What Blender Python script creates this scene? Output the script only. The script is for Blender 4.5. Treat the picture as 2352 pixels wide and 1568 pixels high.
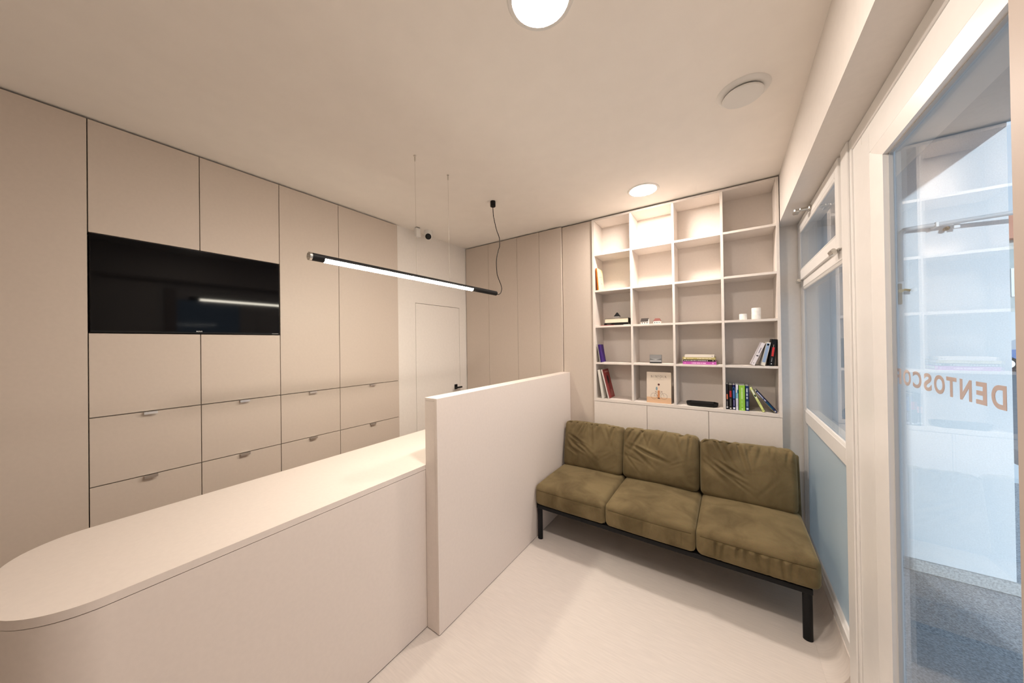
import bpy, bmesh, math, random
from mathutils import Vector, Matrix
R = math.radians
for o in list(bpy.data.objects): bpy.data.objects.remove(o)
SC = bpy.context.scene
COL = SC.collection

# ------------------------------------------------------------------ camera
yaw, pitch, roll = R(34.26), R(.313), R(-.788)
fw = Vector((-math.sin(yaw)*math.cos(pitch), math.cos(yaw)*math.cos(pitch), math.sin(pitch)))
rt = Vector((math.cos(yaw), math.sin(yaw), 0)); up = rt.cross(fw)
r2 = rt*math.cos(roll)+up*math.sin(roll); u2 = up*math.cos(roll)-rt*math.sin(roll)
cd = bpy.data.cameras.new('camera'); cam = bpy.data.objects.new('camera', cd); COL.objects.link(cam)
cd.sensor_width = 36; cd.lens = 735.886/2352*36; cd.shift_x = .0010; cd.shift_y = -.0001; cd.clip_start = .02; cd.clip_end = 300
cam.matrix_world = Matrix.Translation((.009, -.017, 1.606)) @ Matrix((r2, u2, -fw)).transposed().to_4x4()
SC.camera = cam
# ------------------------------------------------------------------ view, sky, sun
vs = SC.view_settings
vs.view_transform = 'Standard'; vs.look = 'None'; vs.gamma = 1; vs.use_curve_mapping = False
vs.exposure = 0.18
LAMP = 235.0          # radiance of the round ceiling lamps
TUBE = 74.0          # radiance of the hanging tube
LCOL = (1.0, .878, .775)
W = bpy.data.worlds.new('sky'); SC.world = W; W.use_nodes = True
bg = W.node_tree.nodes['Background']; bg.inputs[0].default_value = (.58, .78, 1, 1); bg.inputs[1].default_value = .90
sd = bpy.data.lights.new('sun', 'SUN'); sun = bpy.data.objects.new('sun', sd); COL.objects.link(sun)
sd.energy = 2.5; sd.color = (.80, .91, 1); sd.angle = R(.8)
sdir = Vector((.28, -1, .227))
sun.rotation_euler = sdir.to_track_quat('Z', 'Y').to_euler(); sun.location = sdir*20

# ------------------------------------------------------------------ materials
def mat(name, col, rough=.5, spec=.5, metal=0, emit=None, estr=0, sheen=0, coat=0):
    m = bpy.data.materials.new(name); m.use_nodes = True
    b = m.node_tree.nodes['Principled BSDF']
    b.inputs['Base Color'].default_value = (*col, 1); b.inputs['Roughness'].default_value = rough
    b.inputs['Specular IOR Level'].default_value = spec; b.inputs['Metallic'].default_value = metal
    if sheen: b.inputs['Sheen Weight'].default_value = sheen; b.inputs['Sheen Roughness'].default_value = .4
    if coat: b.inputs['Coat Weight'].default_value = coat; b.inputs['Coat Roughness'].default_value = .05
    if emit: b.inputs['Emission Color'].default_value = (*emit, 1); b.inputs['Emission Strength'].default_value = estr
    return m
def noise_mat(m, scale, amount, bump=0, stretch=(1, 1, 1), detail=4, dist=.02, col2=None, lo=.35, hi=.65):
    nt = m.node_tree; b = nt.nodes['Principled BSDF']
    tc = nt.nodes.new('ShaderNodeTexCoord'); mp = nt.nodes.new('ShaderNodeMapping'); mp.inputs['Scale'].default_value = stretch
    n = nt.nodes.new('ShaderNodeTexNoise'); n.inputs['Scale'].default_value = scale; n.inputs['Detail'].default_value = detail
    nt.links.new(tc.outputs['Object'], mp.inputs[0]); nt.links.new(mp.outputs[0], n.inputs['Vector'])
    c = b.inputs['Base Color'].default_value[:3]
    rp = nt.nodes.new('ShaderNodeValToRGB')
    rp.color_ramp.elements[0].position = lo; rp.color_ramp.elements[1].position = hi
    rp.color_ramp.elements[0].color = (*(col2 or [x*(1-amount) for x in c]), 1)
    rp.color_ramp.elements[1].color = (*[min(1, x*(1+amount)) for x in c], 1)
    nt.links.new(n.outputs['Fac'], rp.inputs[0]); nt.links.new(rp.outputs[0], b.inputs['Base Color'])
    if bump:
        bp = nt.nodes.new('ShaderNodeBump'); bp.inputs['Strength'].default_value = bump; bp.inputs['Distance'].default_value = dist
        nt.links.new(n.outputs['Fac'], bp.inputs['Height']); nt.links.new(bp.outputs[0], b.inputs['Normal'])
    return m
M = {}
M['lam'] = noise_mat(mat('greige laminate', (.635, .553, .482), .42, .3), 60, .012)
M['lam_lit'] = noise_mat(mat('light-lifted greige laminate', (.815, .735, .68), .42, .3), 60, .012)  # cabinet laminate made paler, stronger light put into the colour
M['shelf'] = noise_mat(mat('greige shelf laminate', (.80, .735, .68), .42, .3), 60, .012)
M['ceil'] = noise_mat(mat('ceiling paint', (.93, .88, .825), .9, .1), 8, .01)
M['wall'] = noise_mat(mat('wall paint', (.86, .815, .77), .85, .15), 40, .012, .02)
M['floor'] = noise_mat(mat('vinyl floor', (.74, .675, .625), .45, .3), 9, .035, 0, (1.2, 14, 1))
M['pvc'] = noise_mat(mat('white window profile', (.82, .80, .78), .28, .5), 30, .008)
M['dark'] = mat('dark shadow gap', (.03, .022, .016), .8, .1)
M['black'] = noise_mat(mat('matt black metal', (.009, .009, .010), .5, .2), 80, .1)
M['blackgloss'] = mat('black plastic', (.006, .006, .007), .25, .22)
M['screen'] = mat('black screen', (.002, .002, .003), .06, .14)
M['alu'] = mat('aluminium', (.72, .71, .70), .3, .5, 1)
M['steel'] = mat('steel', (.62, .60, .56), .25, .5, 1)
M['brass'] = mat('brass', (.55, .40, .16), .3, .5, 1)
M['whitepl'] = mat('white plastic', (.80, .78, .75), .4, .4)
M['lamp'] = mat('lamp diffuser', (.9, .9, .9), .5, .2, emit=LCOL, estr=LAMP)
M['tube'] = mat('tube diffuser', (.9, .9, .9), .5, .2, emit=(1, .925, .77), estr=TUBE)
M['paper'] = noise_mat(mat('paper', (.82, .80, .74), .8, .2), 200, .03, 0, (1, 1, 20))
M['ink'] = mat('dark ink', (.05, .045, .045), .7, .2)
M['ext'] = noise_mat(mat('white stucco', (.78, .80, .82), .9, .2), 160, .05, .35, dist=.004)
M['extceil'] = noise_mat(mat('canopy soffit paint', (.55, .54, .53), .9, .2), 30, .03)
M['granite'] = noise_mat(mat('granite paving', (.46, .46, .48), .6, .3), 120, .35, .1, (1, 1, 1), 8, .002)
M['granite2'] = noise_mat(mat('granite skirting', (.50, .50, .50), .5, .3), 90, .22, 0, (1, 1, 1), 8)
M['candle'] = noise_mat(mat('white marbled ceramic', (.86, .84, .80), .4, .5), 45, .07, .3, dist=.003)

def fabric():
    m = mat('olive velvet', (.155, .112, .045), .85, .12, sheen=.35)
    nt = m.node_tree; b = nt.nodes['Principled BSDF']; L = nt.links
    b.inputs['Sheen Tint'].default_value = (.75, .65, .40, 1)
    tc = nt.nodes.new('ShaderNodeTexCoord')
    n = nt.nodes.new('ShaderNodeTexNoise'); n.inputs['Scale'].default_value = 5.5; n.inputs['Detail'].default_value = 5; n.inputs['Roughness'].default_value = .55; n.inputs['Distortion'].default_value = .6
    L.new(tc.outputs['Object'], n.inputs['Vector'])
    rp = nt.nodes.new('ShaderNodeValToRGB'); e = rp.color_ramp.elements
    e[0].position = .33; e[0].color = (.118, .087, .043, 1); e[1].position = .62; e[1].color = (.198, .150, .077, 1)
    L.new(n.outputs['Fac'], rp.inputs[0])
    f = nt.nodes.new('ShaderNodeTexNoise'); f.inputs['Scale'].default_value = 420; f.inputs['Detail'].default_value = 2
    L.new(tc.outputs['Object'], f.inputs['Vector'])
    mx = nt.nodes.new('ShaderNodeMix'); mx.data_type = 'RGBA'; mx.blend_type = 'MULTIPLY'; mx.inputs[0].default_value = .45
    L.new(rp.outputs[0], mx.inputs[6]); L.new(f.outputs['Color'], mx.inputs[7])
    gm = nt.nodes.new('ShaderNodeMix'); gm.data_type = 'RGBA'; gm.blend_type = 'MULTIPLY'; gm.inputs[0].default_value = 1
    L.new(mx.outputs[2], gm.inputs[6]); gm.inputs[7].default_value = (1.28, 1.28, 1.28, 1)
    L.new(gm.outputs[2], b.inputs['Base Color'])
    bp = nt.nodes.new('ShaderNodeBump'); bp.inputs['Strength'].default_value = .25; bp.inputs['Distance'].default_value = .002
    L.new(f.outputs['Fac'], bp.inputs['Height']); L.new(bp.outputs[0], b.inputs['Normal'])
    return m
M['velvet'] = fabric()
M['velvetd'] = mat('olive velvet seam', (.085, .062, .028), .9, .1, sheen=.2)

def glass(name, tint=(.96, .98, .985), f0=.045):
    m = bpy.data.materials.new(name); m.use_nodes = True; nt = m.node_tree; nt.nodes.clear()
    out = nt.nodes.new('ShaderNodeOutputMaterial'); mix = nt.nodes.new('ShaderNodeMixShader')
    lw = nt.nodes.new('ShaderNodeLayerWeight'); lw.inputs[0].default_value = .5
    pw = nt.nodes.new('ShaderNodeMath'); pw.operation = 'POWER'; pw.inputs[1].default_value = 5
    fr = nt.nodes.new('ShaderNodeMath'); fr.operation = 'MULTIPLY_ADD'; fr.inputs[1].default_value = 1-f0; fr.inputs[2].default_value = f0
    nt.links.new(lw.outputs['Facing'], pw.inputs[0]); nt.links.new(pw.outputs[0], fr.inputs[0])
    t = nt.nodes.new('ShaderNodeBsdfTransparent'); t.inputs[0].default_value = (*tint, 1)
    g = nt.nodes.new('ShaderNodeBsdfGlossy'); g.inputs['Roughness'].default_value = 0; g.inputs[0].default_value = (1, 1, 1, 1)
    nt.links.new(fr.outputs[0], mix.inputs[0]); nt.links.new(t.outputs[0], mix.inputs[1]); nt.links.new(g.outputs[0], mix.inputs[2])
    nt.links.new(mix.outputs[0], out.inputs[0]); return m
M['glass'] = glass('window glass')
def frosted():
    m = bpy.data.materials.new('frosted film'); m.use_nodes = True; nt = m.node_tree; nt.nodes.clear()
    out = nt.nodes.new('ShaderNodeOutputMaterial'); a = nt.nodes.new('ShaderNodeMixShader'); a.inputs[0].default_value = .38
    t = nt.nodes.new('ShaderNodeBsdfTranslucent'); t.inputs[0].default_value = (.95, .98, .99, 1)
    d = nt.nodes.new('ShaderNodeBsdfDiffuse'); d.inputs[0].default_value = (.78, .95, 1, 1)
    nt.links.new(t.outputs[0], a.inputs[1]); nt.links.new(d.outputs[0], a.inputs[2])
    b = nt.nodes.new('ShaderNodeMixShader'); fr = nt.nodes.new('ShaderNodeFresnel'); fr.inputs[0].default_value = 1.35
    g = nt.nodes.new('ShaderNodeBsdfGlossy'); g.inputs['Roughness'].default_value = .3
    nt.links.new(fr.outputs[0], b.inputs[0]); nt.links.new(a.outputs[0], b.inputs[1]); nt.links.new(g.outputs[0], b.inputs[2])
    nt.links.new(b.outputs[0], out.inputs[0]); return m
M['frost'] = frosted()
def vinyl():
    m = bpy.data.materials.new('pink vinyl lettering'); m.use_nodes = True; nt = m.node_tree; nt.nodes.clear()
    out = nt.nodes.new('ShaderNodeOutputMaterial'); a = nt.nodes.new('ShaderNodeMixShader'); a.inputs[0].default_value = .5
    t = nt.nodes.new('ShaderNodeBsdfTranslucent'); t.inputs[0].default_value = (1, .80, .71, 1)
    d = nt.nodes.new('ShaderNodeBsdfDiffuse'); d.inputs[0].default_value = (.95, .76, .68, 1)
    nt.links.new(t.outputs[0], a.inputs[1]); nt.links.new(d.outputs[0], a.inputs[2]); nt.links.new(a.outputs[0], out.inputs[0]); return m
_cm = {}
def cmat(r, g, b, rough=.5):
    """a plain print or cover colour given as sRGB 0-255"""
    k = (r, g, b, rough)
    if k not in _cm:
        lin = [((c/255)/12.92 if c <= 10 else ((c/255+.055)/1.055)**2.4) for c in k[:3]]
        _cm[k] = mat('print %d %d %d' % k[:3], lin, rough, .2)
    return _cm[k]

# ------------------------------------------------------------------ mesh helpers
ORG = {}
class MB:
    def __init__(s): s.bm = bmesh.new()
    def box(s, x0, x1, y0, y1, z0, z1, bev=0, seg=1):
        b = bmesh.new() if bev else s.bm
        vs_ = [b.verts.new((x, y, z)) for x in (x0, x1) for y in (y0, y1) for z in (z0, z1)]
        for f in ((0, 1, 3, 2), (4, 6, 7, 5), (0, 4, 5, 1), (2, 3, 7, 6), (0, 2, 6, 4), (1, 5, 7, 3)):
            b.faces.new([vs_[i] for i in f])
        if bev:
            bmesh.ops.bevel(b, geom=list(b.edges), offset=bev, segments=seg, profile=.5, affect='EDGES')
            me = bpy.data.meshes.new('t'); b.to_mesh(me); b.free(); s.bm.from_mesh(me); bpy.data.meshes.remove(me)
        return s
    def prism(s, pts, axis, a, b):
        """closed outline pts (2D) swept along axis from a to b"""
        def P(p, t): return {'x': (t, p[0], p[1]), 'y': (p[0], t, p[1]), 'z': (p[0], p[1], t)}[axis]
        A = [s.bm.verts.new(P(p, a)) for p in pts]; B = [s.bm.verts.new(P(p, b)) for p in pts]
        n = len(pts)
        for i in range(n): s.bm.faces.new((A[i], A[(i+1) % n], B[(i+1) % n], B[i]))
        s.bm.faces.new(A[::-1]); s.bm.faces.new(B); return s
    def lathe(s, prof, c=(0, 0, 0), seg=32, axis='z', cap=True):
        c = Vector(c); rings = []
        for r_, h in prof:
            ring = []
            for i in range(seg):
                a = 2*math.pi*i/seg; x, y = r_*math.cos(a), r_*math.sin(a)
                v = {'z': (x, y, h), 'y': (x, h, y), 'x': (h, x, y)}[axis]
                ring.append(s.bm.verts.new(c+Vector(v)))
            rings.append(ring)
        for A, B in zip(rings, rings[1:]):
            for i in range(seg): s.bm.faces.new((A[i], A[(i+1) % seg], B[(i+1) % seg], B[i]))
        if cap: s.bm.faces.new(rings[0][::-1]); s.bm.faces.new(rings[-1])
        return s
    def tube(s, pts, r_, seg=10, closed=False):
        pts = [Vector(p) for p in pts]; n = len(pts); rings = []; prev = None
        for i, p in enumerate(pts):
            t = (pts[(i+1) % n]-pts[i-1]) if closed else (pts[min(i+1, n-1)]-pts[max(i-1, 0)])
            t.normalize()
            if prev is None:
                prev = t.orthogonal().normalized()
            prev = (prev-t*prev.dot(t)).normalized(); b = t.cross(prev)
            rings.append([s.bm.verts.new(p+r_*(math.cos(2*math.pi*k/seg)*prev+math.sin(2*math.pi*k/seg)*b)) for k in range(seg)])
        pr = list(zip(rings, rings[1:]))
        if closed: pr.append((rings[-1], rings[0]))
        for A, B in pr:
            for k in range(seg):
                try: s.bm.faces.new((A[k], A[(k+1) % seg], B[(k+1) % seg], B[k]))
                except ValueError: pass
        if not closed: s.bm.faces.new(rings[0][::-1]); s.bm.faces.new(rings[-1])
        return s
    def flat(s, pts3):
        s.bm.faces.new([s.bm.verts.new(p) for p in pts3]); return s
    def xf(s, m):
        bmesh.ops.transform(s.bm, matrix=m, verts=list(s.bm.verts)); return s
    def build(s, name, m, parent=None, smooth=False, label=None, local=False, base=None, fix=True):
        me = bpy.data.meshes.new(name)
        if fix: bmesh.ops.recalc_face_normals(s.bm, faces=list(s.bm.faces))
        off = Vector((0, 0, 0))
        if parent is not None: off = Vector((0, 0, 0)) if local else ORG[parent.name]
        else:
            co = [v.co for v in s.bm.verts]
            off = Vector(base) if base else Vector(((min(c.x for c in co)+max(c.x for c in co))/2, (min(c.y for c in co)+max(c.y for c in co))/2, min(c.z for c in co)))
        bmesh.ops.translate(s.bm, vec=-off, verts=list(s.bm.verts))
        s.bm.to_mesh(me); s.bm.free(); me.materials.append(m)
        if smooth:
            for p in me.polygons: p.use_smooth = True
            if smooth != 'all':
                me.set_sharp_from_angle(angle=R(35))
        o = bpy.data.objects.new(name, me); COL.objects.link(o)
        if parent is not None: o.parent = parent
        else: o.location = off
        ORG[o.name] = off
        if label: o['label'] = label
        return o
def tag(o, label, cat, group=None, kind=None):
    o['label'] = label; o['category'] = cat
    if group: o['group'] = group
    if kind: o['kind'] = kind
    return o
def thing(name, loc, label, cat, group=None, rot=None, kind=None):
    o = bpy.data.objects.new(name, None); COL.objects.link(o); o.location = loc; o.empty_display_size = .05
    if rot: o.rotation_euler = rot
    ORG[o.name] = Vector(loc); return tag(o, label, cat, group, kind)
def struct(o, label, cat): return tag(o, label, cat, None, 'structure')
def text_mesh(s, size, offset=0, depth=.0006):
    c = bpy.data.curves.new('lettering', 'FONT'); c.body = s; c.size = size; c.offset = offset; c.extrude = depth/2
    o = bpy.data.objects.new('tmp', c); COL.objects.link(o); bpy.context.view_layer.update()
    me = bpy.data.meshes.new_from_object(o.evaluated_get(bpy.context.evaluated_depsgraph_get()))
    bpy.data.objects.remove(o); bpy.data.curves.remove(c); return me
def text_part(items, name, m, parent):
    """items: (mesh, matrix) lettering joined in one mesh under parent, in world coordinates"""
    b = MB()
    for me, mt in items:
        k = len(b.bm.verts); b.bm.from_mesh(me); b.bm.verts.ensure_lookup_table()
        bmesh.ops.transform(b.bm, matrix=mt, verts=b.bm.verts[k:]); bpy.data.meshes.remove(me)
    return b.build(name, m, parent)

# ------------------------------------------------------------------ levels and planes
H = 2.8; XL = -2.697; XW = -2.72; YB = 2.995; XG = .45; ZS = 2.457
# ------------------------------------------------------------------ the room shell
struct(MB().box(-3.4, .56, -2.4, 3.5, -.12, 0).build('floor', M['floor']), 'pale beige vinyl floor with a fine streaked grain', 'floor')
struct(MB().box(-3.4, .76, -2.4, 3.6, H, H+.12).build('ceiling', M['ceil']), 'warm white painted ceiling', 'ceiling')
w = MB().box(-3.42, -3.32, -2.4, 3.4, 0, H).box(-3.32, -3.30, 1.99, 3.3, 0, H)
w.box(-3.30, XW, 1.984, 2.207, 0, H).box(-3.30, XW, 2.872, 3.24, 0, H).box(-3.30, XW, 2.207, 2.872, 2.045, H)
struct(w.build('wall_left', M['wall']), 'warm white wall round the flush door, beyond the left cabinets', 'wall')
struct(MB().box(-3.3, .321, 3.262, 3.5, 0, H).box(.321, .545, 3.14, 3.5, 0, H).build('wall_back', M['wall']), 'painted wall strip between the bookcase and the window', 'wall')
struct(MB().box(-3.4, .76, -2.4, -2.3, 0, H).build('wall_rear', M['wall']), 'plain wall behind the viewpoint', 'wall')
struct(MB().box(.45, .56, -2.3, .80, 0, ZS).build('wall_right', M['wall']), 'painted wall on the near side of the glass door', 'wall')
struct(MB().box(.325, .75, -2.3, 3.14, ZS, H).build('trim_1', noise_mat(mat('shade-toned wall paint', (.76, .715, .675), .85, .15), 40, .012)), 'boxed white beam running under the ceiling above window and door', 'beam')  # wall paint darkened here to stand in for dimmer light on the beam
# coved floor skirting under the window
pts = [(.455, 0), (.455, .131), (.447, .131)]
for i in range(9):
    a = R(90*i/8); pts.append((.447-.085*(1-math.cos(a)), .128-.126*math.sin(a)))
pts.append((.362, 0))
struct(MB().prism(pts, 'y', 2.044, 3.139).build('baseboard_right', M['floor'], smooth=True), 'floor vinyl curved up under the window as a coved skirting', 'skirting')

# ------------------------------------------------------------------ window 1
def frame_ring(b, x0, x1, y0, y1, z0, z1, t, tb=None, tt=None, tl=None, tr=None):
    tb = tb or t; tt = tt or t; tl = tl or t; tr = tr or t
    b.box(x0, x1, y0, y0+tl, z0, z1, .003).box(x0, x1, y1-tr, y1, z0, z1, .003)
    b.box(x0, x1, y0+tl, y1-tr, z0, z0+tb, .003).box(x0, x1, y0+tl, y1-tr, z1-tt, z1, .003)
def bead(b, x0, x1, y0, y1, z0, z1, t):
    """sloped glazing bead round an opening: quarter section from x0 (room side) to x1"""
    for (a0, a1, ax, lo, hi, sg) in ((z0, z1, 'z', y0, None, 1), (z0, z1, 'z', y1, None, -1)):
        b.prism([(x0, lo), (x1, lo), (x1, lo+sg*t), ((x0+x1)/2, lo+sg*t*.8)], 'z', a0, a1)
    for lo, sg in ((z0, 1), (z1, -1)):
        b.prism([(x0, lo), (x1, lo), (x1, lo+sg*t), ((x0+x1)/2, lo+sg*t*.8)], 'y', y0+t, y1-t)
win = thing('window_1', (.49, 2.6, .131), 'tall white window with a tilting upper pane and a frosted lower panel', 'window', kind='structure')
b = MB()
frame_ring(b, XG, .53, 1.99, 3.14, .131, ZS-.002, .05, tb=.062, tt=.02, tl=.10, tr=.028)
b.box(XG, .53, 2.0901, 3.1119, 1.012, 1.098, .004)                      # middle rail
b.box(XG, .53, 2.0901, 3.1119, 1.975, 2.03, .004)                       # transom
b.build('frame', M['pvc'], win)
b = MB(); bead(b, XG+.002, XG+.013, 2.09, 3.112, 1.098, 1.975, .014); b.build('glazing_bead', M['pvc'], win)
b = MB(); bead(b, XG+.004, XG+.02, 2.09, 3.112, .193, 1.012, .012); b.build('glazing_bead', M['pvc'], win)
sash = MB(); frame_ring(sash, .437, .49, 2.075, 3.132, 2.027, 2.449, .07, tl=.055, tr=.045)
sash = sash.build('sash', M['pvc'], win)
b = MB(); bead(b, .4375, .446, 2.13, 3.087, 2.097, 2.379, .012); b.build('sash_bead', M['pvc'], sash)
MB().box(.445, .451, 2.12, 3.10, 2.09, 2.39).build('pane', M['glass'], sash)
MB().box(.463, .469, 2.09, 3.112, 1.09, 1.98).build('pane', M['glass'], win)
MB().box(.470, .478, 2.09, 3.112, .19, 1.02).build('frosted_panel', M['frost'], win, label='frosted pale blue lower panel')
for y in (2.135, 3.055):
    b = MB().box(.418, .440, y-.030, y+.030, 2.008, 2.030, .004).lathe([(.009, -.032), (.009, .032)], (.424, y, 2.026), 12, 'y')
    b.build('hinge', M['steel'], win, smooth=True, label='small steel hinge')
b = MB().box(.424, .438, 2.64, 2.70, 2.405, 2.43, .004).box(.385, .428, 2.655, 2.678, 2.41, 2.426, .004)
b.box(.36, .392, 2.668, 2.74, 2.409, 2.428, .005)
b.build('latch_handle', M['steel'], sash, label='steel latch handle')
b = MB().box(.44, .56, 1.9435, 2.044, 0, ZS-.0005, .003)
struct(b.build('trim_2', M['pvc']), 'white post between the window and the glass door', 'post')

# ------------------------------------------------------------------ door 1 (glazed)
dr = thing('door_1', (.49, 1.3, 0), 'white framed glass door with mirrored pink lettering on its pane', 'door', kind='structure')
b = MB()
b.box(.447, .54, 1.918, 1.9432, 0, ZS-.001, .003).box(.452, .54, 1.812, 1.9178, 0, 2.4048, .003)
b.box(.447, .54, .80, 1.9178, 2.405, ZS-.001, .003).box(.452, .54, .80, 1.8118, 2.368, 2.4048, .003)
b.box(.447, .54, .802, .850, 0, 2.41, .003).box(.447, .54, .85, 1.82, -.001, .012)
b.build('frame', M['pvc'], dr)
y0, y1, z0, z1 = .856, 1.806, .014, 2.362                               # sash outline
gy0, gy1, gz0, gz1 = .955, 1.612, .11, 2.236                            # its opening
sx, bx = .445, .453
b = MB()
b.box(sx, .50, 1.703, y1, z0, z1, .003)
b.box(sx, .50, gy0, 1.7029, 2.285, z1, .003).box(sx, .50, gy0, 1.7029, z0, gz0-.03, .003)
b.prism([(sx, 1.704), (bx, gy1), (.474, gy1), (.50, 1.704)], 'z', gz0-.03, 2.286)
b.prism([(sx, 2.287), (bx, gz1), (.474, gz1), (.50, 2.287)], 'y', gy0, 1.69)
b.prism([(sx, gz0-.031), (bx, gz0), (.474, gz0), (.50, gz0-.031)], 'y', gy0, 1.69)
leaf = b.build('leaf', M['pvc'], dr)
MB().box(.43, .50, y0, gy0+.01, z0, z1, .006).build('closing_stile', mat('shade-darkened profile', (.47, .40, .355), .45, .3), leaf, label='closing stile with shade put into its colour')  # stile coloured darker than the leaf, shade put into its tone
b = MB(); t = .004
b.box(.466, .476, gy1-t, gy1+.002, gz0, gz1).box(.466, .476, gy0, gy1, gz1-t, gz1+.002)
b.build('gasket', mat('grey gasket', (.52, .53, .54), .6), leaf)
pane = MB().box(.474, .480, gy0-.004, gy1+.004, gz0-.004, gz1+.004).build('pane', M['glass'], leaf)
# lettering on the outside of the pane, reading from the street
LT = [('D', 1.1512, 1.1993), ('E', 1.2157, 1.2549), ('N', 1.2714, 1.3202), ('T', 1.3353, 1.3824), ('O', 1.3907, 1.4464),
      ('S', 1.4612, 1.5062), ('C', 1.5208, 1.5766), ('O', 1.5915, 1.6459), ('P', 1.6626, 1.7140)]
k = (.4812-.009)/.491; items = []
for ch, a, c in LT:
    a = (a+.017)*k-.017; c = (c+.017)*k-.017
    me = text_mesh(ch, .07, .0022)
    xs = [v.co.x for v in me.vertices]; ys = [v.co.y for v in me.vertices]
    zb, zt = 1.606-(1.606-1.4452)*k, 1.606-(1.606-1.4985)*k
    sx_, sy_ = (c-a)/(max(xs)-min(xs)), (zt-zb)/(max(ys)-min(ys))
    mt = Matrix(((0, 0, 1, .4812), (sx_, 0, 0, a-min(xs)*sx_), (0, sy_, 0, zb-min(ys)*sy_), (0, 0, 0, 1)))
    items.append((me, mt))
text_part(items, 'lettering', vinyl(), dr)['label'] = 'pink lettering that reads mirrored from indoors'

# ------------------------------------------------------------------ door 2 (flush)
d2 = thing('door_2', (XW, 2.54, 0), 'flush white interior door with a black lever handle', 'door', kind='structure')
MB().box(-2.76, XW+.0005, 2.2113, 2.8677, .006, 2.0408, .001).build('panel', M['wall'], d2)
MB().box(-2.80, -2.762, 2.2072, 2.8718, 0, 2.0448).build('shadow_gap', M['dark'], d2)
h = MB().box(XW, XW+.009, 2.772, 2.818, 1.063, 1.121, .002).build('handle_plate', M['black'], d2)
MB().box(XW+.008, XW+.05, 2.785, 2.800, 1.079, 1.093, .002).box(XW+.038, XW+.054, 2.735, 2.858, 1.077, 1.095, .004).build('lever', M['black'], h)

# ------------------------------------------------------------------ built-in cabinets along the left wall
CY = [-.50, .120, .5415, .9670, 1.3975, 1.980]; G = .0019
LAB = ['tall plain greige cabinet at the near end of the left wall, left of the television',
       'greige wall cabinet behind the left half of the television, drawers below',
       'greige wall cabinet behind the right half of the television, drawers below',
       'tall greige cabinet just right of the television, drawers below its door',
       'tall greige cabinet at the far end of the row, next to the white wall']
def handle(parent, y, z):
    b = MB().box(XL, XL+.020, y-.026, y+.026, z-.0025, z+.0005).box(XL+.0185, XL+.021, y-.026, y+.026, z-.013, z+.0005)
    return b.build('handle', M['alu'], parent, label='aluminium tab handle')
for i in range(5):
    a, c = CY[i], CY[i+1]
    t = thing('wall_cabinet', (-2.98, (a+c)/2, 0), LAB[i], 'cabinet', 'built-in cabinets along the left wall')
    tv = i in (1, 2)
    b = MB()
    if tv: b.box(-3.28, XL-.021, a+.001, c-.001, .002, 1.684).box(-3.28, XL-.021, a+.001, c-.001, 2.212, H-.014).box(-3.28, -2.80, a+.001, c-.001, 1.684, 2.212)
    else: b.box(-3.28, XL-.021, a+.001, c-.001, .002, H-.014)
    b.build('body', M['lam'], t)
    def front(n, z0, z1):
        return MB().box(XL-.019, XL, a+G, c-G, z0, z1, .0008).build(n, M['lam'], t)
    zt = H-.012
    if i == 0: front('door', .012, zt)
    else:
        if tv: front('door', 2.207, zt); front('door', 1.2535, 1.686)
        else: front('door', 1.2535, zt)
        for z0, z1 in ((.8975, 1.2485), (.5415, .8925), (.012, .5365)):
            d = front('drawer', z0, z1); handle(d, (a+c)/2, z1+.0015)

# ------------------------------------------------------------------ television
tv = thing('television', (-2.72, .54, 1.69), 'black flat television set into the left wall cabinets', 'television')
MB().box(-2.78, -2.693, .1245, .9625, 1.6905, 2.2035, .003).build('bezel', M['blackgloss'], tv)
MB().box(-2.6935, -2.6915, .1285, .9585, 1.7010, 2.1995).build('screen', M['screen'], tv)
me = text_mesh('KIVI', .014, .0004); xs = [v.co.x for v in me.vertices]; w_ = max(xs)-min(xs)
s_ = .026/w_
text_part([(me, Matrix(((0, 0, 1, -2.6912), (s_, 0, 0, .5215-min(xs)*s_), (0, .62, 0, 1.7015), (0, 0, 0, 1))))], 'logo', cmat(225, 225, 225), tv)
MB().box(-2.6935, -2.6922, .915, .953, 1.6955, 1.6975).build('badge', cmat(190, 190, 190), tv)

# ------------------------------------------------------------------ wardrobe wall at the back
wd = thing('wardrobe', (-2.06, 3.12, 0), 'built-in greige wardrobe with four plain doors across the back wall', 'wardrobe')
XD = [-2.715, -2.352, -1.9436, -1.6604, -1.4013]
MB().box(XW+.0005, -1.402, 3.012, 3.258, .002, H-.014).build('body', M['lam'], wd)
for a, c in zip(XD, XD[1:]):
    MB().box(a+.0014+(.006 if a == XD[0] else 0), c-.0014, 2.991, 3.010, .012, H-.012, .001).build('door', M['lam'], wd)
tc = thing('tall_cabinet', (-1.24, 3.14, 0), 'narrow full-height greige panel between the wardrobe and the bookcase', 'cabinet')
MB().box(-1.3995, -1.0805, 3.030, 3.258, .002, H-.014).build('body', M['lam'], tc)
MB().box(-1.3965, -1.0805, 3.010, 3.029, .012, H-.012, .001).build('door', M['lam'], tc)

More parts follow.
